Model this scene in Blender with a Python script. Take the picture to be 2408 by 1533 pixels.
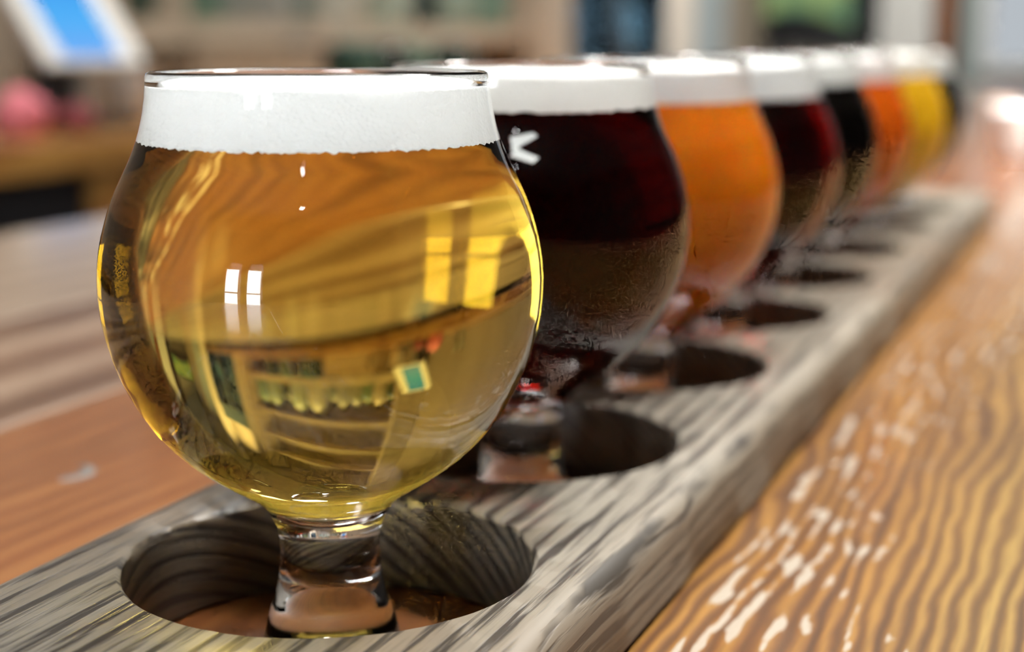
import bpy, bmesh, math, random
from mathutils import Vector, Matrix

for o in list(bpy.data.objects):
    bpy.data.objects.remove(o)
scene = bpy.context.scene
C = scene.collection
PI = math.pi

# ------------------------------------------------------------------ camera
TH = 0.391                                   # the bar runs 22.4 degrees to the right of the view
ORG = Vector((-0.03056, 0.24245, 0.0))       # foot of the nearest glass, on the bar top (z = 0)
cam_d = bpy.data.cameras.new('camera')
cam = bpy.data.objects.new('camera', cam_d)
C.objects.link(cam)
cam.location = (0, 0, 0.1033)
cam.rotation_euler = (PI / 2 - 0.186, 0, 0)
cam_d.sensor_width = 36.0
cam_d.lens = 3551.3 / 2408 * 36.0
cam_d.clip_start = 0.01
cam_d.clip_end = 60
cam_d.dof.use_dof = True
cam_d.dof.focus_distance = 0.232
cam_d.dof.aperture_fstop = 9.8
scene.camera = cam

# ------------------------------------------------------------------ world, exposure
world = bpy.data.worlds.new('world')
scene.world = world
world.use_nodes = True
world.node_tree.nodes['Background'].inputs[0].default_value = (0.75, 0.85, 1.0, 1)
world.node_tree.nodes['Background'].inputs[1].default_value = 0.3
scene.view_settings.view_transform = 'Standard'
scene.view_settings.look = 'None'
scene.view_settings.exposure = 0.0
scene.view_settings.gamma = 1.0
scene.view_settings.use_curve_mapping = False
cy = scene.cycles
cy.max_bounces = 12
cy.transmission_bounces = 11
cy.glossy_bounces = 3
cy.diffuse_bounces = 3
cy.caustics_reflective = False
cy.adaptive_threshold = 0.10
cy.adaptive_min_samples = 12
cy.use_light_tree = False
cy.transparent_max_bounces = 16
cy.sample_clamp_indirect = 30.0
cy.blur_glossy = 0.6

WINDOW_GLOW = 24.0       # daylight in the window panes
PANEL_W = 17.0
DOWNLIGHT_W = 20.0

# ------------------------------------------------------------------ helpers
def B(x, y, z=0.0):
    """bar frame (x to the right across the bar, y along it) to world"""
    return Vector((ORG.x + x * math.cos(TH) + y * math.sin(TH),
                   ORG.y - x * math.sin(TH) + y * math.cos(TH), z))

def place(o, x=0, y=0, z=0, rz=0):
    o.location = B(x, y, z)
    o.rotation_euler = (0, 0, -TH + rz)
    return o

def obj(name, bm, mats, parent=None, smooth=False, angle=None):
    me = bpy.data.meshes.new(name)
    bmesh.ops.recalc_face_normals(bm, faces=bm.faces[:])
    if smooth:
        for f in bm.faces:
            f.smooth = True
    bm.to_mesh(me)
    bm.free()
    for m in (mats if isinstance(mats, (list, tuple)) else [mats]):
        me.materials.append(m)
    o = bpy.data.objects.new(name, me)
    C.objects.link(o)
    if parent is not None:
        o.parent = parent
    if smooth and angle:
        me.set_sharp_from_angle(angle=math.radians(angle))
    return o

def tag(o, label, cat, group=None):
    o['label'] = label
    o['category'] = cat
    if group:
        o['group'] = group
    return o

def struct(o, label=None):
    o['kind'] = 'structure'
    if label:
        o['label'] = label
    return o

def thing(name, label, cat, group=None, x=0, y=0, z=0, rz=0):
    o = bpy.data.objects.new(name, None)
    o.empty_display_size = 0.02
    C.objects.link(o)
    place(o, x, y, z, rz)
    return tag(o, label, cat, group)

def box(bm, x0, x1, y0, y1, z0, z1, bev=0.0, seg=2):
    r = bmesh.ops.create_cube(bm, size=1.0)
    vs = r['verts']
    for v in vs:
        v.co = Vector(((x0 + x1) / 2 + v.co.x * (x1 - x0), (y0 + y1) / 2 + v.co.y * (y1 - y0), (z0 + z1) / 2 + v.co.z * (z1 - z0)))
    if bev > 0:
        es = set()
        for v in vs:
            es.update(v.link_edges)
        bmesh.ops.bevel(bm, geom=list(es), offset=bev, segments=seg, profile=0.5, affect='EDGES')
    return bm

def boxbm(*a, **k):
    return box(bmesh.new(), *a, **k)

def lathe(bm, prof, seg=48, close=False, face_mat=None):
    """revolve [(r, z)...]; r = 0 makes a pole"""
    rings = []
    for (r, z) in prof:
        if r <= 1e-9:
            rings.append([bm.verts.new((0, 0, z))])
        else:
            rings.append([bm.verts.new((r * math.cos(2 * PI * k / seg), r * math.sin(2 * PI * k / seg), z)) for k in range(seg)])
    n = len(rings)
    pairs = [(i, i + 1) for i in range(n - 1)] + ([(n - 1, 0)] if close else [])
    for i, j in pairs:
        a, b = rings[i], rings[j]
        for k in range(seg):
            k2 = (k + 1) % seg
            if len(a) == 1 and len(b) == 1:
                continue
            if len(a) == 1:
                f = bm.faces.new((a[0], b[k2], b[k]))
            elif len(b) == 1:
                f = bm.faces.new((a[k], a[k2], b[0]))
            else:
                f = bm.faces.new((a[k], a[k2], b[k2], b[k]))
            if face_mat:
                f.material_index = face_mat(i)
    return rings

def hermite(pts, n):
    """smooth (z, r) table sampled at n points"""
    Z = [p[0] for p in pts]; R = [p[1] for p in pts]; m = []
    for i in range(len(Z)):
        a, b = max(0, i - 1), min(len(Z) - 1, i + 1)
        m.append((R[b] - R[a]) / (Z[b] - Z[a]))
    def ev(z):
        i = 0
        while i < len(Z) - 2 and z > Z[i + 1]:
            i += 1
        h = Z[i + 1] - Z[i]; t = (z - Z[i]) / h
        return ((2 * t ** 3 - 3 * t ** 2 + 1) * R[i] + (t ** 3 - 2 * t ** 2 + t) * h * m[i] +
                (-2 * t ** 3 + 3 * t ** 2) * R[i + 1] + (t ** 3 - t ** 2) * h * m[i + 1])
    return ev

# ------------------------------------------------------------------ materials
class NT:
    def __init__(self, name):
        self.m = bpy.data.materials.new(name)
        self.m.use_nodes = True
        self.t = self.m.node_tree
        self.t.nodes.clear()
        self.out = self.t.nodes.new('ShaderNodeOutputMaterial')
    def n(self, typ, inputs=None, **props):
        nd = self.t.nodes.new(typ)
        for k, v in props.items():
            setattr(nd, k, v)
        for k, v in (inputs or {}).items():
            if hasattr(v, 'is_linked') or isinstance(v, bpy.types.NodeSocket):
                self.t.links.new(v, nd.inputs[k])
            else:
                nd.inputs[k].default_value = v
        return nd
    def math(self, op, a, b=0.0, c=0.0):
        return self.n('ShaderNodeMath', {0: a, 1: b, 2: c}, operation=op).outputs[0]
    def mix(self, f, a, b, blend='MIX'):
        nd = self.n('ShaderNodeMix', {0: f, 6: a, 7: b}, data_type='RGBA', blend_type=blend)
        return nd.outputs[2]
    def ramp(self, f, stops, interp='LINEAR'):
        nd = self.n('ShaderNodeValToRGB', {0: f})
        cr = nd.color_ramp
        cr.interpolation = interp
        while len(cr.elements) < len(stops):
            cr.elements.new(0.5)
        for e, (p, col) in zip(cr.elements, stops):
            e.position = p
            e.color = (*col, 1) if len(col) == 3 else col
        return nd.outputs[0]
    def noise(self, vec, scale, detail=2.0, rough=0.5):
        return self.n('ShaderNodeTexNoise', {'Vector': vec, 'Scale': scale, 'Detail': detail, 'Roughness': rough}).outputs[0]
    def mapping(self, vec, loc=(0, 0, 0), rot=(0, 0, 0), scl=(1, 1, 1)):
        return self.n('ShaderNodeMapping', {'Vector': vec, 'Location': loc, 'Rotation': rot, 'Scale': scl}).outputs[0]
    def obj_co(self):
        return self.n('ShaderNodeTexCoord').outputs['Object']
    def surf(self, s):
        self.t.links.new(s, self.out.inputs['Surface'])
        return self.m

def rgba(c):
    return (*c, 1.0)

def plain(name, col, rough=0.5, metal=0.0, var=0.12, scale=30.0, coat=0.0, bump=0.0, spec=0.5):
    """flat colour with a slight procedural mottling"""
    N = NT(name)
    no = N.noise(N.obj_co(), scale, 3.0)
    c2 = tuple(max(0, min(1, v * (1 - var))) for v in col)
    c3 = tuple(max(0, min(1, v * (1 + var))) for v in col)
    colr = N.ramp(no, [(0.3, c2), (0.7, c3)])
    inp = {'Base Color': colr, 'Roughness': rough, 'Metallic': metal, 'Coat Weight': coat, 'Specular IOR Level': spec}
    if bump > 0:
        inp['Normal'] = N.n('ShaderNodeBump', {'Height': no, 'Strength': bump, 'Distance': 0.002}).outputs[0]
    return N.surf(N.n('ShaderNodeBsdfPrincipled', inp).outputs[0])

def glow(name, col, strength):
    N = NT(name)
    return N.surf(N.n('ShaderNodeEmission', {'Color': rgba(col), 'Strength': strength}).outputs[0])

def glass_mat(name, ior, col=(1, 1, 1), rough=0.0):
    N = NT(name)
    return N.surf(N.n('ShaderNodeBsdfGlass', {'Color': rgba(col), 'Roughness': rough, 'IOR': ior}).outputs[0])

def plank_mat(name, dark, mid, light, seed, period=0.0042, flecks=None, rough=0.4, coat=0.7, contrast=1.0, heart=None):
    """varnished bar plank: growth rings running along y, fine fibre, optional worn varnish flecks"""
    N = NT(name)
    co = N.mapping(N.obj_co(), loc=(seed * 1.37, seed * 2.11, 0))
    sx = N.n('ShaderNodeSeparateXYZ', {0: co}).outputs
    n1 = N.noise(N.mapping(co, scl=(9, 2.2, 9)), 1.0, 2.0)
    n2 = N.noise(N.mapping(co, scl=(60, 16, 60)), 1.0, 2.0)
    n3 = N.noise(N.mapping(co, scl=(260, 60, 260)), 1.0, 2.0)
    v = N.math('MULTIPLY_ADD', n1, 0.055, sx[0])
    v = N.math('MULTIPLY_ADD', n2, 0.010, v)
    v = N.math('MULTIPLY_ADD', n3, 0.0018, v)
    ph = N.math('MULTIPLY', v, 2 * PI / period)
    ring = N.math('MULTIPLY_ADD', N.math('SINE', ph), 0.5, 0.5)
    fib = N.noise(N.mapping(co, scl=(1800, 60, 1800)), 1.0, 3.0, 0.6)
    band = N.noise(N.mapping(co, loc=(7, 4, 0), scl=(150, 5, 150)), 1.0, 2.0)
    patch = N.noise(N.mapping(co, scl=(22, 5, 22)), 1.0, 3.0)
    rc_ = N.math('MULTIPLY_ADD', N.math('SUBTRACT', ring, 0.5), contrast, N.math('MULTIPLY_ADD', N.math('SUBTRACT', band, 0.5), 0.9, 0.5))
    base = N.ramp(rc_, [(0.05, dark), (0.45, mid), (0.9, light)])
    if heart:
        # redder heartwood towards one edge of the plank
        hx = N.n('ShaderNodeSeparateXYZ', {0: N.obj_co()}).outputs[0]
        hm = N.n('ShaderNodeMapRange', {0: N.math('MULTIPLY_ADD', N.math('SUBTRACT', n1, 0.5), 0.05, hx), 1: heart[0], 2: heart[1]}).outputs[0]
        base = N.mix(hm, N.mix(1.0, base, rgba(heart[2]), 'MULTIPLY'), base)
    tone = N.ramp(patch, [(0.3, (0.62, 0.55, 0.5)), (0.5, (1, 1, 1)), (0.72, (1.0, 1.0, 1.0))])
    colr = N.mix(0.75, base, tone, 'MULTIPLY')
    colr = N.mix(N.ramp(fib, [(0.35, (0.35,) * 3), (0.6, (0, 0, 0))]), colr, rgba(dark))
    rgh = rough
    if flecks:
        x0, x1, amount, fcol = flecks
        ox = N.n('ShaderNodeSeparateXYZ', {0: N.obj_co()}).outputs
        fl = N.noise(N.mapping(co, scl=(230, 60, 230)), 1.0, 2.5, 0.55)
        big = N.noise(N.mapping(co, loc=(3, 1, 0), scl=(26, 12, 26)), 1.0, 1.0)
        near = N.math('MULTIPLY', N.ramp(N.n('ShaderNodeMapRange', {0: ox[0], 1: x0, 2: x1}).outputs[0],
                                         [(0.0, (0, 0, 0)), (0.12, (1, 1, 1)), (0.7, (0.8, 0.8, 0.8)), (1.0, (0, 0, 0))]), 1.0)
        s = N.math('ADD', fl, N.math('MULTIPLY', N.math('SUBTRACT', ring, 0.5), 0.16))
        s = N.math('ADD', s, N.math('MULTIPLY', N.math('SUBTRACT', big, 0.5), 0.4))
        s = N.math('MULTIPLY', s, near)
        msk = N.ramp(s, [(amount, (0, 0, 0)), (amount + 0.045, (0.95, 0.95, 0.95))])
        colr = N.mix(msk, colr, rgba(fcol))
    bump = N.n('ShaderNodeBump', {'Height': ring, 'Strength': 0.2, 'Distance': 0.0003}).outputs[0]
    p = N.n('ShaderNodeBsdfPrincipled', {'Base Color': colr, 'Roughness': rgh, 'Coat Weight': coat, 'Coat Roughness': 0.12, 'Normal': bump})
    return N.surf(p.outputs[0])

def oak_mat(name):
    """weathered grey oak of the tasting board, solid grain along y"""
    N = NT(name)
    co = N.obj_co()
    w = N.noise(N.mapping(co, scl=(30, 5, 30)), 1.0, 2.0)
    sx = N.n('ShaderNodeSeparateXYZ', {0: co}).outputs
    slant = N.math('ADD', sx[0], N.math('MULTIPLY', sx[2], 1.3))
    v = N.math('MULTIPLY_ADD', w, 0.012, slant)
    ring = N.math('MULTIPLY_ADD', N.math('SINE', N.math('MULTIPLY', v, 2 * PI / 0.0048)), 0.5, 0.5)
    gv = N.n('ShaderNodeCombineXYZ', {0: slant, 1: sx[1], 2: sx[2]}).outputs[0]
    st = N.noise(N.mapping(gv, scl=(1000, 36, 70)), 1.0, 3.0, 0.55)
    st2 = N.noise(N.mapping(gv, loc=(5, 3, 1), scl=(2300, 70, 150)), 1.0, 2.0, 0.5)
    tone = N.noise(N.mapping(co, loc=(1, 2, 3), scl=(34, 7, 34)), 1.0, 3.0)
    base = N.ramp(tone, [(0.3, (0.118, 0.083, 0.054)), (0.5, (0.165, 0.140, 0.108)), (0.72, (0.225, 0.203, 0.168))])
    k = N.math('MULTIPLY_ADD', N.math('SUBTRACT', ring, 0.5), 0.23, st)
    m1 = N.ramp(k, [(0.48, (0, 0, 0)), (0.61, (0.92, 0.92, 0.92))])
    m2 = N.ramp(st2, [(0.55, (0, 0, 0)), (0.68, (0.55, 0.55, 0.55))])
    colr = N.mix(m1, base, rgba((0.024, 0.019, 0.015)))
    colr = N.mix(m2, colr, rgba((0.036, 0.029, 0.023)))
    h = N.math('MULTIPLY_ADD', m1, -1.0, N.math('MULTIPLY', st2, 0.3))
    bump = N.n('ShaderNodeBump', {'Height': h, 'Strength': 0.5, 'Distance': 0.0003}).outputs[0]
    p = N.n('ShaderNodeBsdfPrincipled', {'Base Color': colr, 'Roughness': 0.42, 'Normal': bump, 'Specular IOR Level': 0.6})
    return N.surf(p.outputs[0])

def beer_clear(name, sig):
    """clear beer: absorption only, sig = absorption per metre for r, g, b"""
    N = NT(name)
    dens = max(sig) * 1.02
    a = N.n('ShaderNodeVolumeAbsorption', {'Color': rgba(tuple(1 - s / dens for s in sig)), 'Density': dens})
    N.t.links.new(a.outputs[0], N.out.inputs['Volume'])
    return N.m

def beer_hazy(name, col, glow_col, sss=0.0):
    """cloudy beer: light scatters within the first few millimetres"""
    N = NT(name)
    no = N.noise(N.obj_co(), 60, 2.0)
    c = N.mix(N.ramp(no, [(0.3, (0, 0, 0)), (0.7, (0.6, 0.6, 0.6))]), rgba(col), rgba(glow_col))
    p = N.n('ShaderNodeBsdfPrincipled', {'Base Color': c, 'Roughness': 0.6, 'Specular IOR Level': 0.0,
                                         'Subsurface Weight': sss, 'Subsurface Radius': (1.0, 0.45, 0.1), 'Subsurface Scale': 0.012})
    return N.surf(p.outputs[0])

def beer_black(name, col):
    """beer so dark that nothing shows through"""
    N = NT(name)
    no = N.noise(N.obj_co(), 40, 2.0)
    c = N.ramp(no, [(.3, tuple(v * .7 for v in col)), (.7, col)])
    return N.surf(N.n('ShaderNodeBsdfDiffuse', {'Color': c}).outputs[0])

def foam_mat(name, col, through=0.5):
    """dense foam: reflects about half of the light and lets the rest through"""
    N = NT(name)
    co = N.obj_co()
    vo = N.n('ShaderNodeTexVoronoi', {'Vector': co, 'Scale': 1500.0}).outputs[0]
    no = N.noise(co, 700, 3.0)
    h = N.math('ADD', vo, N.math('MULTIPLY', no, 0.6))
    bump = N.n('ShaderNodeBump', {'Height': h, 'Strength': 0.6, 'Distance': 0.0003}).outputs[0]
    d = N.n('ShaderNodeBsdfDiffuse', {'Color': rgba(col), 'Normal': bump}).outputs[0]
    t = N.n('ShaderNodeBsdfTranslucent', {'Color': rgba(col), 'Normal': bump}).outputs[0]
    return N.surf(N.n('ShaderNodeMixShader', {0: through, 1: d, 2: t}).outputs[0])

M = {}
M['oak'] = oak_mat('weathered_oak')
M['glass'] = glass_mat('clear_glass', 1.50)
M['wet'] = glass_mat('glass_against_beer', 1.50 / 1.34)
M['foam'] = foam_mat('white_foam', (0.93, 0.95, 0.95))
M['cream_foam'] = foam_mat('cream_foam', (0.87, 0.88, 0.86))
M['far_foam'] = foam_mat('white_foam_dense', (0.88, 0.90, 0.89), 0.22)
M['print'] = plain('painted_reflection', (0.85, 0.88, 0.86), 0.4, var=0.03)
M['wall_tan'] = plain('wall_tan', (0.40, 0.335, 0.26), 0.7, var=0.08, scale=4)
M['wall_dark'] = plain('wall_dark', (0.07, 0.065, 0.06), 0.7, var=0.1, scale=3)
M['wall_pale'] = plain('wall_pale', (0.50, 0.50, 0.48), 0.7, var=0.06, scale=3)
M['ceiling'] = plain('ceiling_paint', (0.30, 0.29, 0.28), 0.8, var=0.1, scale=3)
M['floor'] = plain('floor_concrete', (0.09, 0.08, 0.075), 0.5, var=0.2, scale=4)
M['cream'] = plain('cream_paint', (0.60, 0.54, 0.46), 0.5, var=0.06)
M['black'] = plain('stand_black', (0.006, 0.007, 0.009), 0.55, var=0.2)
M['white'] = plain('white_paint', (0.78, 0.79, 0.76), 0.45, var=0.04)
M['brown'] = plain('brown_wood', (0.24, 0.09, 0.03), 0.45, var=0.25)
M['dark'] = plain('dark_metal', (0.015, 0.017, 0.02), 0.4, var=0.2)
M['navy'] = plain('navy_metal', (0.04, 0.07, 0.10), 0.4, var=0.2)
M['steel'] = plain('steel', (0.6, 0.6, 0.6), 0.2, metal=1.0, var=0.05)
M['pane'] = glass_mat('pane_glass', 1.02, (0.8, 0.9, 0.95))
M['teal_grey'] = plain('teal_grey_paint', (0.26, 0.34, 0.34), 0.5, var=0.08)
M['blue_grey'] = plain('blue_grey_paint', (0.36, 0.42, 0.44), 0.5, var=0.08)
M['shelf'] = plain('shelf_board', (0.42, 0.35, 0.27), 0.55, var=0.15, scale=14)
M['counter_wood'] = plank_mat('counter_wood', (0.22, 0.085, 0.018), (0.38, 0.175, 0.038), (0.46, 0.24, 0.06), 4.4, 0.012)

# ------------------------------------------------------------------ the room
ZF, ZC = -1.07, 2.0
XL, XR, YF, YB = -1.78, 3.4, -2.9, 8.06

def shell(name, *dims, mat):
    o = obj(name, boxbm(*dims), M[mat])
    place(o)
    return struct(o)

shell('floor', XL - .1, XR + .1, YF - .1, YB + .1, ZF - .1, ZF, mat='floor')
shell('ceiling', XL - .1, XR + .1, YF - .1, YB + .1, ZC, ZC + .1, mat='ceiling')
shell('wall_left', XL - .1, XL, YF - .1, YB + .1, ZF, ZC, mat='wall_tan')
shell('wall_right', XR, XR + .1, YF - .1, YB + .1, ZF, ZC, mat='wall_dark')
shell('wall_back', XL, XR, YB, YB + .1, ZF, ZC, mat='wall_pale')
shell('wall_front', XL, XR, YF - .1, YF, ZF, ZC, mat='wall_dark')

def window(name, axis, a0, a1, z0, z1, at, sgn, strength, mull=1):
    """lit window on a wall; axis 'x': wall across y=at, runs a0..a1 in x; sgn points into the room"""
    def bx(bm, u0, u1, w0, w1, d0, d1):
        lo, hi = sorted((at + sgn * d0, at + sgn * d1))
        if axis == 'x':
            box(bm, u0, u1, lo, hi, w0, w1)
        else:
            box(bm, lo, hi, u0, u1, w0, w1)
    bm = bmesh.new()
    t = .05
    bx(bm, a0 - t, a0, z0 - t, z1 + t, 0.0, .05)
    bx(bm, a1, a1 + t, z0 - t, z1 + t, 0.0, .05)
    bx(bm, a0, a1, z1, z1 + t, 0.0, .05)
    bx(bm, a0, a1, z0 - t, z0, 0.0, .05)
    for k in range(mull):
        zz = z0 + (z1 - z0) * (k + 1) / (mull + 1)
        bx(bm, a0, a1, zz - .015, zz + .015, 0.0, .04)
    fr = struct(place(obj(name, bm, M['white'])))
    bm = bmesh.new()
    bx(bm, a0, a1, z0, z1, 0.004, 0.012)
    gm = glow(name + '_daylight', (0.86, 0.93, 1.0), strength)
    obj('pane', bm, gm, fr)
    return fr

window('window_1', 'x', -0.40, -0.06, -0.45, 0.80, YF, 1, WINDOW_GLOW)
window('window_2', 'x', -1.00, -0.64, -0.45, 0.80, YF, 1, WINDOW_GLOW)
window('window_3', 'x', -0.62, 0.30, 0.0, 1.10, YB, -1, 0.55)

def trim(name, x0, x1, y0, y1, mat, z0=ZF, z1=ZC):
    struct(place(obj(name, boxbm(x0, x1, y0, y1, z0, z1, bev=.008), M[mat])))

trim('trim_1', XL, XL + .14, 5.74, 6.07, 'cream')
trim('trim_2', -1.30, -1.19, YB - .10, YB, 'dark')
trim('trim_3', -1.17, -0.90, YB - .16, YB, 'white')
trim('trim_4', -0.885, -0.775, YB - .14, YB, 'brown')
trim('trim_5', -0.775, -0.66, YB - .05, YB, 'teal_grey')

def door(name, x0, x1, y0, y1, mat):
    d = struct(place(obj(name, boxbm(x0, x1, y0, y1, ZF, ZF + 2.05, bev=.004), M[mat])))
    ym = (y1 - y0)
    for (a, b) in ((ZF + .15, ZF + .85), (ZF + 1.0, ZF + 1.9)):
        obj('door_panel', boxbm(x1, x1 + .012, y0 + .12 * ym, y1 - .12 * ym, a, b, bev=.004), M[mat], d)
    bm = bmesh.new()
    box(bm, x1, x1 + .05, y0 + .06, y0 + .09, ZF + .98, ZF + 1.01, bev=.003)
    box(bm, x1 + .035, x1 + .05, y0 + .06, y0 + .18, ZF + .98, ZF + 1.01, bev=.003)
    obj('door_handle', bm, M['steel'], d)
    return d
door('door_1', XL, XL + .05, 6.15, 6.95, 'blue_grey')

# ------------------------------------------------------------------ bar counter
bar = thing('bar_counter', 'long varnished wooden plank bar top under the tasting board', 'counter')
YA, YE = -1.1, 3.75
P = [(-0.453, -0.270, (0.12, 0.083, 0.058), (0.20, 0.145, 0.105), (0.27, 0.205, 0.155), 1.0, None, .030),
     (-0.270, -0.160, (0.055, 0.026, 0.014), (0.135, 0.070, 0.040), (0.24, 0.17, 0.12), 2.0, None, .045),
     (-0.160, 0.0412, (0.055, 0.016, 0.004), (0.145, 0.046, 0.011), (0.225, 0.094, 0.026), 3.0, (-0.080, -0.035, 0.55, (0.42, 0.34, 0.28)), .0095),
     (0.0412, 0.260, (0.058, 0.025, 0.005), (0.145, 0.072, 0.013), (0.245, 0.150, 0.034), 5.0, (0.043, 0.125, 0.575, (0.30, 0.255, 0.20)), .0046),
     (0.260, 0.450, (0.09, 0.035, 0.012), (0.20, 0.085, 0.026), (0.28, 0.13, 0.045), 6.0, None, .006)]
for i, (x0, x1, dk, md, lt, seed, fl, per) in enumerate(P):
    m = plank_mat('bar_plank_%d' % i, dk, md, lt, seed, per, flecks=fl, contrast=(.6, .6, .32, .75, .8)[i], heart=(.075, .105, (1.0, .76, .50)) if i == 3 else None)
    obj('plank', boxbm(x0 + .0008, x1 - .0008, YA, YE, -.045, 0, bev=.0014), m, bar)
obj('plinth', boxbm(-.40, .40, YA + .05, YE - .05, ZF, -.0455), M['brown'], bar)
# pale crescent painted as glare on a filled screw hole, left of the board
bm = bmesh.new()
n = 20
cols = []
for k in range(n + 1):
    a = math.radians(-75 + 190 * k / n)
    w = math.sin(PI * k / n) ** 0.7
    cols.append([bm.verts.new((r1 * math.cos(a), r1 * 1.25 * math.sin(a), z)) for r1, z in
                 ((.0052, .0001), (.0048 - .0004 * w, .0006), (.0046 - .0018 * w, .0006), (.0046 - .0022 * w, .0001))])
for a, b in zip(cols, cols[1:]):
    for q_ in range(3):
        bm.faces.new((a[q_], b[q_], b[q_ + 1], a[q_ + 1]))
ch = obj('glare_crescent', bm, plain('painted_glare', (0.10, 0.097, 0.09), 0.7), bar, smooth=True)
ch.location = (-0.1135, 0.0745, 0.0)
ch['label'] = 'pale crescent of painted glare'

# ------------------------------------------------------------------ tasting board with eight holes
T, HW, HR, SP = 0.0176, 0.0462, 0.0341, 0.08596
EB = 0.0048                                   # rounded long edges
bm = bmesh.new()
XI = HW - EB
angs = sorted(set([round(2 * PI * k / 96, 6) for k in range(96)] + [round(v, 6) for v in
        [math.atan2(SP / 2, XI), PI - math.atan2(SP / 2, XI), PI + math.atan2(SP / 2, XI), 2 * PI - math.atan2(SP / 2, XI)]]))
def sq(a):
    cx_, sy_ = math.cos(a), math.sin(a)
    t = min(XI / abs(cx_) if abs(cx_) > 1e-9 else 1e9, (SP / 2) / abs(sy_) if abs(sy_) > 1e-9 else 1e9)
    return t * cx_, t * sy_
NB = len(angs)
for h in range(8):
    oy = h * SP
    rows = []
    rng = random.Random(h)
    for kind in ('sqt', 'top', 'lip', 'mid', 'low', 'bot', 'sqb'):
        ring = []
        for a in angs:
            if kind == 'sqt':
                x, y = sq(a); z = T
            elif kind == 'sqb':
                x, y = sq(a); z = 0
            else:
                r, z = {'top': (HR + .0009, T), 'lip': (HR + .0002, T - .0006), 'mid': (HR, T - .002), 'low': (HR, .001), 'bot': (HR + .0006, 0)}[kind]
                if kind in ('top', 'lip'):
                    r += rng.uniform(-1, 1) * .00008
                x, y = r * math.cos(a), r * math.sin(a)
            ring.append(bm.verts.new((x, y + oy, z)))
        rows.append(ring)
    for i in range(6):
        for k in range(NB):
            k2 = (k + 1) % NB
            f = bm.faces.new((rows[i][k], rows[i][k2], rows[i + 1][k2], rows[i + 1][k]))
            f.smooth = i in (1, 2, 3)
Y0, Y1 = -0.165, 8 * SP - SP / 2 + 0.050
def quad(*pts):
    return bm.faces.new([bm.verts.new(p) for p in pts])
for (a, b) in ((Y0, -SP / 2), (8 * SP - SP / 2, Y1)):
    quad((-XI, a, T), (XI, a, T), (XI, b, T), (-XI, b, T))
    quad((-XI, a, 0), (XI, a, 0), (XI, b, 0), (-XI, b, 0))
# rounded edge strips and ends
NY = 90
for s in (-1, 1):
    prof = []
    for k in range(9):
        a = PI / 2 * k / 8
        prof.append((XI + EB * math.sin(a), T - EB + EB * math.cos(a)))
    prof += [(HW, .0014), (HW - .0012, 0.0), (XI, 0.0)]
    grid = []
    rng = random.Random(7 + s)
    for j in range(NY + 1):
        y = Y0 + (Y1 - Y0) * j / NY
        wob = .00022 * math.sin(j * .9 + s) + .0002 * rng.uniform(-1, 1)
        grid.append([bm.verts.new((s * (px + (wob if 2 < i < 10 else 0)), y, pz)) for i, (px, pz) in enumerate(prof)])
    for j in range(NY):
        for i in range(len(prof) - 1):
            f = bm.faces.new((grid[j][i], grid[j + 1][i], grid[j + 1][i + 1], grid[j][i + 1]))
            f.smooth = True
    for e in (0, NY):
        bm.faces.new(grid[e])
for e in (Y0, Y1):
    quad((-XI, e, 0), (XI, e, 0), (XI, e, T), (-XI, e, T))
bmesh.ops.remove_doubles(bm, verts=bm.verts[:], dist=1e-6)
for v in bm.verts:
    v.co.z += .0004
board = obj('tasting_board', bm, M['oak'])
board.data.set_sharp_from_angle(angle=math.radians(40))
place(board)
tag(board, 'weathered grey oak beer flight board with eight round holes', 'serving board')

# ------------------------------------------------------------------ tasting glasses
OUT = [(0.0, 11.2), (0.6, 11.9), (1.6, 12.0), (4, 11.6), (7, 10.9), (9, 10.35), (11, 9.5), (13, 9.1), (16, 8.52), (19, 8.33), (22, 8.42), (24, 8.85),
       (26, 9.75), (28, 11.1), (30, 13.5), (33, 18.25), (37, 23.42), (42, 27.98), (48, 31.6), (54, 33.92), (60, 35.33), (66, 35.68),
       (71, 35.15), (75, 34.11), (79, 32.77), (82, 31.33), (85, 29.87), (88, 28.67), (91, 27.84), (94, 27.26), (96.8, 26.95)]
outer_r = hermite([(z, r) for z, r in OUT], 0)
INN = [(26.6, 4.6), (27.3, 6.8), (28.6, 9.2), (30.2, 11.6), (32, 14.8), (35, 19.2), (39, 23.6), (43, 26.9), (48, 29.8), (54, 32.1), (60, 33.5), (66, 33.9),
       (71, 33.4), (75, 32.4), (79, 31.1), (82, 29.6), (85, 28.15), (88, 26.95), (91, 26.1), (94, 25.5), (96.8, 25.2)]
inner_r = hermite(INN, 0)
ZI = 25.9                                      # bottom of the bowl inside

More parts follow.
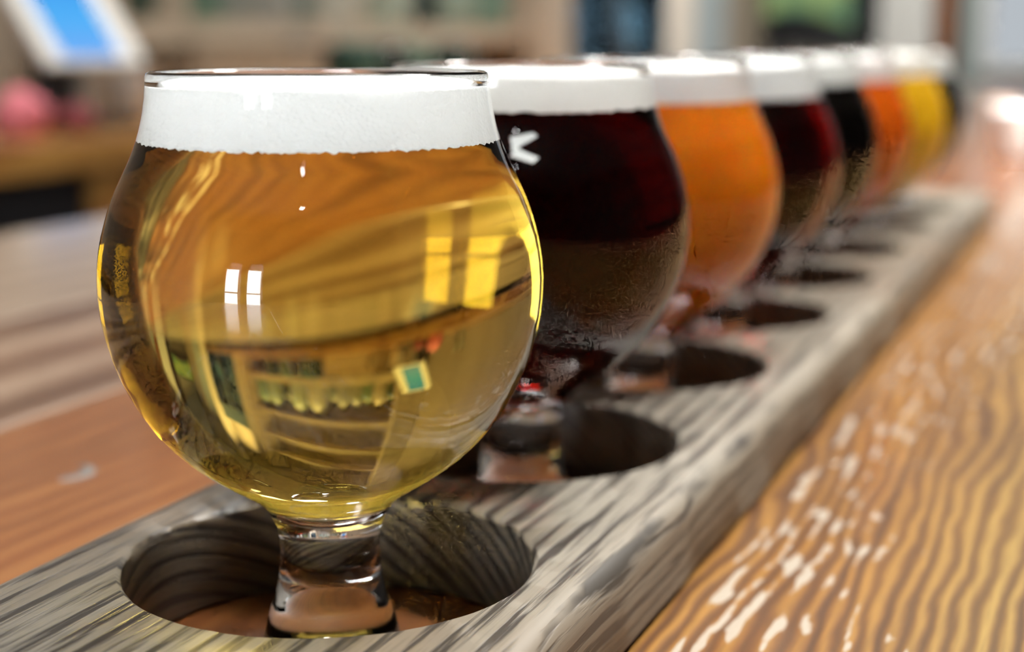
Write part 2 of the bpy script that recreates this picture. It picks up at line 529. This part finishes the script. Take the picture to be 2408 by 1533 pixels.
def make_glass(k, beer_mat, foam_m, z_line, x, y, rz, label, z_foam_top=96.2):
    root = thing('tasting_glass', label, 'beer glass', 'tasting glasses on the flight board', x, y, 0.0003, rz)
    mm = .001
    seg = 128 if k < 2 else 72
    prof = [(0, 0.9), (6, 0.7), (9.5, 0.2), (11.2, 0.0)]
    zz = [0.6, 1.6, 3, 5, 7, 9, 10, 11, 12, 13, 14.5, 16, 17.5, 19, 20.5, 22, 23, 24, 25, 26, 27, 28, 29, 30, 31.5, 33, 35, 37, 39.5, 42, 45, 48, 51, 54, 57, 60, 63, 66,
          68.5, 71, 73, 75, 77, 79, 80.5, 82, 83.5, 85, 86.5, 88, 89.5, 91, 92.5, 94, 95.5, 96.8]
    prof += [(outer_r(z), z) for z in zz]
    prof += [(26.95, 97.6), (26.7, 98.2), (26.2, 98.5), (25.7, 98.35), (25.3, 97.8)]           # rounded rim
    zi = [95.5, 94, 92.5, 91, 89.5]
    zi = [96.8, z_foam_top] + [z for z in zi if z_line + .3 < z < z_foam_top - .3] + [z_line] + [z for z in
         [89.5, 88, 86.5, 85, 83.5, 82, 80.5, 79, 77, 75, 73, 71, 68.5, 66, 63, 60, 57, 54, 51, 48, 45.5, 43, 41, 39, 37, 35, 33.5, 32, 31, 30.2, 29.4, 28.6, 28, 27.3, 26.9, 26.6] if z < z_line - .3]
    n_out = len(prof)
    prof += [(inner_r(z), z) for z in zi] + [(2.6, 26.1), (0, ZI)]
    wet_from = n_out + zi.index(z_foam_top)
    bm = bmesh.new()
    lathe(bm, [(r * mm, z * mm) for r, z in prof], seg, face_mat=lambda i: 1 if i >= wet_from else 0)
    obj('glass_body', bm, [M['glass'], M['wet']], root, smooth=True)
    g = .06
    zb = [z for z in zi if z < z_line - .2]
    bm = bmesh.new()
    bp = [(0, z_line - .02), (inner_r(z_line) - g - .3, z_line - .02), (inner_r(z_line) - g, z_line - .1)]
    bp += [(inner_r(z) - g, z) for z in zb] + [(2.5, 26.1 + g), (0, ZI + g)]
    lathe(bm, [(r * mm, z * mm) for r, z in bp], seg)
    obj('beer', bm, beer_mat, root, smooth=True)
    # foam: a thick ring-less plug with a lacy lower edge
    rng = random.Random(40 + k)
    fs = 360 if k == 0 else 128
    bm = bmesh.new()
    g2 = .10
    steps = [0.0, .35, .9, 2.0, 3.4, 5.0, 6.6, 99]
    rings = []
    lace = [0.0] * fs
    for j in range(fs):
        lace[j] = -.25 * abs(math.sin(j * .61 + 2 * math.sin(j * .13))) + rng.uniform(-.28, .12)
    ztop = z_foam_top
    zs = [z_line + (ztop - .5 - z_line) * u for u in (0, .06, .16, .32, .5, .68, .84, 1)] + [ztop - .1, ztop]
    c0 = bm.verts.new((0, 0, (z_line - .01) * mm))
    for qi, z in enumerate(zs):
        rr = inner_r(min(z, 96.8)) - g2 - (0.5 if qi == len(zs) - 2 else 1.6 if qi == len(zs) - 1 else 0)
        ring = []
        for j in range(fs):
            a = 2 * PI * j / fs
            zz_ = z + (lace[j] if qi == 0 else 0)
            ring.append(bm.verts.new((rr * mm * math.cos(a), rr * mm * math.sin(a), zz_ * mm)))
        rings.append(ring)
    for a, b in zip(rings, rings[1:]):
        for j in range(fs):
            bm.faces.new((a[j], a[(j + 1) % fs], b[(j + 1) % fs], b[j]))
    c1 = bm.verts.new((0, 0, (ztop + .25) * mm))
    for j in range(fs):
        bm.faces.new((rings[-1][j], rings[-1][(j + 1) % fs], c1))
        bm.faces.new((rings[0][(j + 1) % fs], rings[0][j], c0))
    obj('foam', bm, foam_m, root, smooth=True)
    return root

BEERS = [
    (beer_clear('pale_golden_beer', (1.5, 6.5, 32.0)), 'foam', 87.5, 0, 0, 'golden clear beer in nearest tasting glass with thick white foam'),
    (beer_clear('dark_ruby_beer', (60, 250, 310)), 'cream_foam', 89.5, 0, 0, 'dark ruby-black beer in tasting glass second from the front'),
    (beer_hazy('hazy_orange_beer', (0.62, 0.17, 0.008), (0.78, 0.25, 0.012), 1.0), 'far_foam', 87.7, 0, 0, 'hazy orange beer in tasting glass third from the front'),
    (beer_clear('red_brown_beer', (24, 150, 190)), 'far_foam', 85.8, 0, 0, 'deep red-brown beer in tasting glass fourth from the front'),
    (beer_black('black_stout', (.006, .004, .003)), 'cream_foam', 87.6, -.002, 0, 'black stout in tasting glass between red-brown and orange-red beers'),
    (beer_hazy('orange_red_beer', (0.52, 0.085, 0.005), (0.62, 0.12, 0.006)), 'far_foam', 87.0, -.0018, 0, 'orange-red beer in tasting glass sixth from the front'),
    (beer_hazy('yellow_beer', (0.68, 0.38, 0.012), (0.76, 0.45, 0.02)), 'far_foam', 87.3, .003, 0, 'bright yellow beer in tasting glass second from the far end'),
    (beer_black('black_beer', (.007, .005, .004)), 'cream_foam', 85.9, .0012, 0, 'black beer in the farthest tasting glass of the row'),
]
glasses = []
for k, (bmat, fm, zl, dx, dy, lab) in enumerate(BEERS):
    glasses.append(make_glass(k, bmat, M[fm], zl, dx, k * SP + dy, k * .7, lab))

# lamp reflection painted as a white angular print on the second glass
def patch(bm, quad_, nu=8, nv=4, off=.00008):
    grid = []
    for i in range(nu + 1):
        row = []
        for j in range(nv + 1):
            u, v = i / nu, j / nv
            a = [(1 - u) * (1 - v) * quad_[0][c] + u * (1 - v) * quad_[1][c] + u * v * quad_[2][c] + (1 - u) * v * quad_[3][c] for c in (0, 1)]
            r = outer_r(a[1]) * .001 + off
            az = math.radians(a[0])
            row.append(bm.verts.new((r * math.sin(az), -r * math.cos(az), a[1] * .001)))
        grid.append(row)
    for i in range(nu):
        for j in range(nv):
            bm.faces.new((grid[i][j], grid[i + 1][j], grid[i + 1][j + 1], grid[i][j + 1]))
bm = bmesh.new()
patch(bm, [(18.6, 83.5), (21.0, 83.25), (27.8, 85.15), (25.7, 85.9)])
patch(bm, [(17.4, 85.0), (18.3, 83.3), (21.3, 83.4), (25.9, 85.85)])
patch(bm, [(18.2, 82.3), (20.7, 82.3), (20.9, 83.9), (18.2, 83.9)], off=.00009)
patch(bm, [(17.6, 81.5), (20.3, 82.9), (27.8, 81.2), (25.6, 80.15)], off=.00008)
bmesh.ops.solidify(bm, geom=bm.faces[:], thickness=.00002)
mk = obj('reflection_mark', bm, M['print'], glasses[1])
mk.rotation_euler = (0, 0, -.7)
mk['label'] = 'white angular painted lamp reflection'

# ------------------------------------------------------------------ small things farther along the bar
def ramekin(x, y, r, h, col, label):
    bm = bmesh.new()
    lathe(bm, [(0, 0), (r * .8, 0), (r * .86, h * .08), (r, h * .9), (r * 1.02, h), (r * .94, h), (r * .9, h * .85), (r * .76, h * .2), (0, h * .14)], 40)
    o = obj('sauce_cup', bm, plain('glazed_' + label.split()[0], col, .15, coat=.5, var=.03), smooth=True)
    place(o, x, y, .0004)
    return tag(o, label, 'cup')
ramekin(.016, 1.22, .020, .045, (.85, .86, .88), 'white glazed sauce cup on the bar beyond the board')
ramekin(-.030, 1.66, .020, .036, (.80, .58, .46), 'peach glazed small cup on the bar behind the white one')

# ------------------------------------------------------------------ back counter with its goods
bc = thing('back_counter', 'wooden back-bar counter with dark open niches', 'counter')
X0, X1 = XL + .001, -1.23
obj('counter_top', boxbm(X0, X1, .2, 4.3, -.075, -.03, bev=.004), M['counter_wood'], bc)
for (a, b) in ((.2, .26), (1.54, 1.62), (2.9, 2.98), (4.22, 4.3)):
    obj('stile', boxbm(X0, X1 - .01, a, b, ZF + .0005, -.0755), M['counter_wood'], bc)
obj('back_panel', boxbm(X0, X0 + .02, .26, 4.22, ZF + .001, -.076), M['black'], bc)
obj('niche_shelf', boxbm(X0 + .02, X1 - .04, .26, 4.22, -.62, -.60), M['black'], bc)
obj('kick_board', boxbm(X0 + .02, X1 - .03, .26, 4.22, ZF + .001, ZF + .10), M['black'], bc)
for (a, b) in ((.27, 1.53), (1.63, 2.89), (2.99, 4.21)):
    obj('dark_door', boxbm(X1 - .035, X1 - .02, a, b, -.59, -.078, bev=.003), M['black'], bc)

# tablet till on a dark stand
tb = thing('tablet_till', 'white-framed tablet till with blue screen on dark stand', 'tablet', x=-1.45, y=1.815, z=-.0298)
obj('base', boxbm(-.09, .05, -.07, .07, 0, .012, bev=.004), M['black'], tb)
obj('stand', boxbm(-.035, .005, -.105, -.04, .010, .125, bev=.006), M['black'], tb)
rc = math.radians(33)
def tilt(o):
    o.location = (0.02, 0, .098)
    o.rotation_euler = (0, -rc, 0)
fr = obj('frame', boxbm(-.012, 0, -.125, .125, 0, .185, bev=.005, seg=3), M['white'], tb)
tilt(fr)
N = NT('tablet_screen')
cox = N.n('ShaderNodeSeparateXYZ', {0: N.obj_co()}).outputs
colr = N.ramp(N.n('ShaderNodeMapRange', {0: cox[2], 1: .0, 2: .18}).outputs[0], [(0, (.20, .42, .92)), (.45, (.09, .45, .95)), (1, (.05, .32, .85))])
N.surf(N.n('ShaderNodeEmission', {'Color': colr, 'Strength': 1.0}).outputs[0])
sc_ = obj('screen', boxbm(0.0002, .0012, -.085, .065, .012, .173), N.m, tb)
tilt(sc_)

def lathe_obj(name, prof, mat, parent=None, seg=28):
    bm = bmesh.new()
    lathe(bm, prof, seg)
    return obj(name, bm, mat, parent, smooth=True, angle=40)

def blob(name, r, sz, mat, x, y, z, label, cat):
    """a crumpled cloth bundle"""
    bm = bmesh.new()
    bmesh.ops.create_icosphere(bm, subdivisions=3, radius=r)
    rng = random.Random(3)
    for v in bm.verts:
        a = v.co.normalized()
        k = 1 + .10 * math.sin(7 * a.x + 3 * a.z) + .08 * math.sin(9 * a.y - 4 * a.x) + rng.uniform(-.03, .03)
        v.co = Vector((v.co.x * k, v.co.y * k, max(-r * .62, v.co.z * k * sz)))
    mn = min(v.co.z for v in bm.verts)
    for v in bm.verts:
        v.co.z -= mn
    o = obj(name, bm, mat, smooth=True)
    place(o, x, y, z)
    return tag(o, label, cat)
ZK = -.0298
blob('bar_cloth', .040, .95, plain('pink_cloth', (.72, .20, .25), .8), -1.40, 1.585, ZK, 'crumpled pink bar cloth on the back counter', 'cloth')
blob('bar_cloth', .030, .7, plain('maroon_cloth', (.22, .04, .05), .8), -1.36, 1.66, ZK, 'dark red folded cloth beside the tablet stand', 'cloth')

def cup(x, y, r, h, mat, label):
    o = lathe_obj('cup', [(0, 0), (r * .75, 0), (r * .8, h * .04), (r, h * .96), (r * 1.03, h), (r * .95, h), (r * .74, h * .08), (0, h * .07)], mat)
    place(o, x, y, ZK)
    return tag(o, label, 'cup')
cup(-1.47, 1.95, .042, .085, M['white'], 'white cup on the back counter right of the tablet')
cup(-1.66, 2.02, .045, .11, plain('grey_cup', (.30, .31, .30), .5), 'grey cup on the back counter behind the tablet stand')
cup(-1.66, 1.62, .045, .10, plain('sage_cup', (.42, .44, .38), .5), 'sage-grey cup on the back counter behind the pink cloth')
cup(-1.45, 2.12, .040, .07, plain('stone_cup', (.38, .36, .32), .5), 'stone-coloured cup on the back counter near the golden beer glass')

def bottle(x, y, z, r, h, mat, capm, label, group, cat='bottle', name='growler'):
    t = thing(name, label, cat, group, x, y, z)
    lathe_obj('bottle_body', [(0, 0), (r * .92, 0), (r, h * .03), (r, h * .55), (r * .93, h * .66), (r * .6, h * .78), (r * .36, h * .86), (r * .34, h * .94), (0, h * .94)], mat, t)
    lathe_obj('cap', [(r * .38, h * .925), (r * .40, h * .93), (r * .40, h), (0, h * 1.0)], capm, t)
    return t

def jar_mat(name, col):
    return plain(name, col, .25, var=.1, coat=.3)
# shelves on the left wall
sh = thing('wall_shelf', 'tan wooden wall shelving behind the bar full of growlers', 'shelf')
for (a, b) in ((2.02, 2.06), (4.12, 4.36)):
    obj('upright', boxbm(XL + .0005, XL + .22, a, b, -.0295, 1.5), M['shelf'], sh)
for z in (.145, .46, .78, 1.10):
    obj('shelf_board', boxbm(XL + .0005, XL + .15, 2.06, 4.12, z - .03, z, bev=.003), M['shelf'], sh)
obj('fascia', boxbm(XL + .1505, XL + .165, 2.06, 4.12, .098, .1445, bev=.002), M['shelf'], sh)
row1 = [(2.265, .042, (.03, .07, .055), 'dark green'), (2.375, .052, (.52, .48, .40), 'cream'), (2.50, .045, (.13, .24, .19), 'mid green'), (2.62, .05, (.30, .33, .31), 'grey-green'),
        (2.77, .055, (.36, .38, .36), 'pale grey'), (2.89, .04, (.22, .27, .25), 'slate'), (3.08, .075, (.56, .58, .52), 'off-white'), (3.33, .078, (.42, .52, .46), 'pale green'),
        (3.53, .05, (.04, .06, .06), 'black-green'), (3.74, .075, (.30, .40, .34), 'sage green'), (3.98, .075, (.18, .30, .25), 'bottle-green')]
for i, (y, r, col, nm) in enumerate(row1):
    bottle(-1.70, y, .1453, r, r * 3.4, jar_mat('growler_%d' % i, col), M['dark'], nm + ' growler on the lower wall shelf behind the bar', 'growlers on the wall shelf')
row2 = [(2.76, .055, (.012, .014, .018), 'black'), (2.99, .065, (.05, .12, .10), 'teal-green'), (3.16, .045, (.015, .022, .022), 'near-black'), (3.29, .06, (.10, .18, .14), 'grey-green'), (3.54, .06, (.02, .045, .04), 'dark teal')]
for i, (y, r, col, nm) in enumerate(row2):
    t = thing('canister', nm + ' canister on the back counter under the wall shelf', 'canister', 'canisters under the wall shelf', -1.60, y, ZK)
    mt = jar_mat('canister_%d' % i, col)
    h = .13
    lathe_obj('canister_body', [(0, 0), (r * .95, 0), (r, .004), (r, h * .82), (r * .9, h * .86), (0, h * .86)], mt, t)
    lathe_obj('lid', [(r * .92, h * .85), (r * .94, h * .86), (r * .94, h * .96), (r * .8, h), (0, h)], mt, t)

bx_ = thing('cardboard_box', 'low tan cardboard box on the back counter left of the canisters', 'box', x=-1.58, y=2.44, z=ZK)
mb = plain('cardboard', (.36, .29, .21), .8, var=.1)
obj('box_body', boxbm(-.07, .07, -.24, .24, 0, .105, bev=.002), mb, bx_)
obj('lid', boxbm(-.073, .073, -.243, .243, .092, .118, bev=.002), mb, bx_)
obj('tape', boxbm(-.0735, .0735, -.02, .02, .0915, .1185), plain('packing_tape', (.42, .36, .27), .3), bx_)

# glass-fronted cooler
co_ = thing('drinks_cooler', 'dark blue two-door glass cooler against the left wall', 'cooler', x=XL + .001, y=4.45, z=ZF + .0005)
W, D_, H = 1.27, .10, 1.95
bm = bmesh.new()
obj('back', boxbm(0, .01, 0, W, 0, H), plain('cooler_lining', (.13, .19, .23), .5), co_)
obj('side', boxbm(.01, D_, 0, .03, 0, H), M['navy'], co_)
obj('side', boxbm(.01, D_, W - .03, W, 0, H), M['navy'], co_)
obj('top', boxbm(.01, D_, .03, W - .03, H - .2, H), M['navy'], co_)
obj('kick_plate', boxbm(.01, D_, .03, W - .03, 0, .15), M['navy'], co_)
for z in (.45, .80, 1.13, 1.46):
    obj('rack', boxbm(.012, D_ - .005, .03, W - .03, z - .012, z), M['steel'], co_)
for i in range(2):
    y0, y1 = .031 + i * (W - .06) / 2, .029 + (i + 1) * (W - .06) / 2
    bm = bmesh.new()
    for (a, b, c_, d) in ((y0, y0 + .05, .16, H - .21), (y1 - .05, y1, .16, H - .21), (y0 + .05, y1 - .05, .16, .22), (y0 + .05, y1 - .05, H - .27, H - .21)):
        box(bm, D_ + .001, D_ + .03, a, b, c_, d)
    dr = obj('cooler_door', bm, M['navy'], co_)
    obj('pane', boxbm(D_ + .012, D_ + .018, y0 + .05, y1 - .05, .22, H - .27), M['pane'], dr)
    yy = y1 - .025 if i == 0 else y0 + .025
    obj('handle', boxbm(D_ + .03, D_ + .055, yy - .01, yy + .01, .8, 1.2, bev=.004), M['steel'], dr)
cb = [(.14, (.42, .50, .58), 'pale blue'), (.25, (.30, .36, .42), 'blue-grey'), (.38, (.10, .14, .19), 'dark blue'), (.50, (.20, .25, .30), 'slate blue'),
      (.75, (.10, .17, .22), 'deep blue'), (.87, (.24, .34, .42), 'steel blue'), (.99, (.30, .42, .50), 'light blue'), (1.11, (.12, .16, .20), 'dark slate')]
for i, (y, col, nm) in enumerate(cb):
    bottle(XL + .056, 4.45 + y, ZF + 1.1308, .038, .22, jar_mat('cooler_bottle_%d' % i, tuple(min(.8, v * 1.6) for v in col)), M['steel'], nm + ' bottle behind the cooler door glass', 'bottles in the cooler', name='bottle')

# screen showing green on the end wall
tv = thing('wall_screen', 'wall screen with green picture and curved black lower rim', 'screen', x=-1.62, y=YB - .075, z=.10)
obj('housing', boxbm(-.32, .32, 0, .0745, 0, .46, bev=.012), M['dark'], tv)
N = NT('green_picture')
co = N.obj_co()
c1 = N.noise(N.mapping(co, scl=(5, 1, 9)), 1.0, 1.5)
colr = N.ramp(c1, [(.30, (.10, .22, .18)), (.45, (.20, .34, .16)), (.6, (.36, .48, .18)), (.75, (.52, .60, .24))])
N.surf(N.n('ShaderNodeEmission', {'Color': colr, 'Strength': .75}).outputs[0])
obj('picture', boxbm(-.30, .30, -.006, -.0005, .05, .44), N.m, tv)
bm = bmesh.new()
pts = [(-.30, -.02)] + [(-.30 + .6 * k / 20, .075 + .085 * math.sin(PI * k / 20)) for k in range(21)] + [(.30, -.02)]
f = bm.faces.new([bm.verts.new((a, -.03, b)) for a, b in pts])
r = bmesh.ops.extrude_face_region(bm, geom=[f])
for v in r['geom']:
    if isinstance(v, bmesh.types.BMVert):
        v.co.y += .022
obj('lower_rim', bm, M['dark'], tv)

# ------------------------------------------------------------------ lamps
def panel_light(name, x, y, z, sx, sy, w, label, group, col):
    """flat framed light panel; hangs on two cords when below the ceiling"""
    t = thing(name, label, 'lamp', group, x, y, z)
    bm = bmesh.new()
    a, b = sx / 2, sy / 2
    for (p, q_, r_, s_) in ((-a - .03, -a, -b - .03, b + .03), (a, a + .03, -b - .03, b + .03), (-a, a, -b - .03, -b), (-a, a, b, b + .03), (-a, a, -b, b)):
        box(bm, p, q_, r_, s_, .0 if p == -a and r_ == -b else -.03, .012)
    obj('housing', bm, M['dark'], t)
    if z < ZC - .05:
        for sgn in (-1, 1):
            bm = bmesh.new()
            lathe(bm, [(0, .012), (.003, .012), (.003, ZC - z - .001), (0, ZC - z - .001)], 8)
            c_ = obj('cord', bm, M['dark'], t)
            c_.location = (0, sgn * b * .8, 0)
    ld = bpy.data.lights.new('panel', 'AREA')
    ld.shape = 'RECTANGLE'
    ld.size, ld.size_y = sx, sy
    ld.energy = w
    ld.color = col
    ld.spread = math.radians(105)
    lo = bpy.data.objects.new('panel', ld)
    C.objects.link(lo)
    lo.parent = t
    lo.location = (0, 0, -.004)
for (x, y, z, sx, sy, w, s) in (
        (.50, .85, 1.45, .34, .34, 3.2, 'hanging light panel over the bar, to the right of the board'),
        (-.15, 1.25, 1.45, .40, .50, .65, 'hanging light panel above the bar beyond the board'),
        (.10, -.78, 1.45, .40, .50, 1.5, 'added fill light panel hung unseen behind the viewer'),  # added fill for the foam, hung clear of the glass reflections
        (.42, -1.38, 1.42, .08, .12, .12, 'very small hanging light panel behind the viewer'),
        (-.10, 3.1, 1.45, .30, .60, .15, 'hanging light panel above the far end of the bar')):
    panel_light('hanging_light', x, y, z, sx, sy, PANEL_W * w, s, 'hanging lights over the bar', (1.0, .97, .91) if y > 0 else (.95, .98, 1.0))
for (x, y, w, s) in ((-.85, 1.9, 1, 'ceiling light above the aisle by the tablet'), (-.85, 3.4, 1.6, 'ceiling light above the aisle by the shelves'),
                  (-1.1, 5.3, 3.4, 'ceiling light before the cooler'), (-.6, 7.0, 1.6, 'ceiling light before the end wall'),
                  (1.5, 4.6, .5, 'ceiling light on the guest side past the bar')):
    panel_light('ceiling_light', x, y, ZC - .013, .3, .3, DOWNLIGHT_W * w, s, 'ceiling lights', (1, .95, .88))
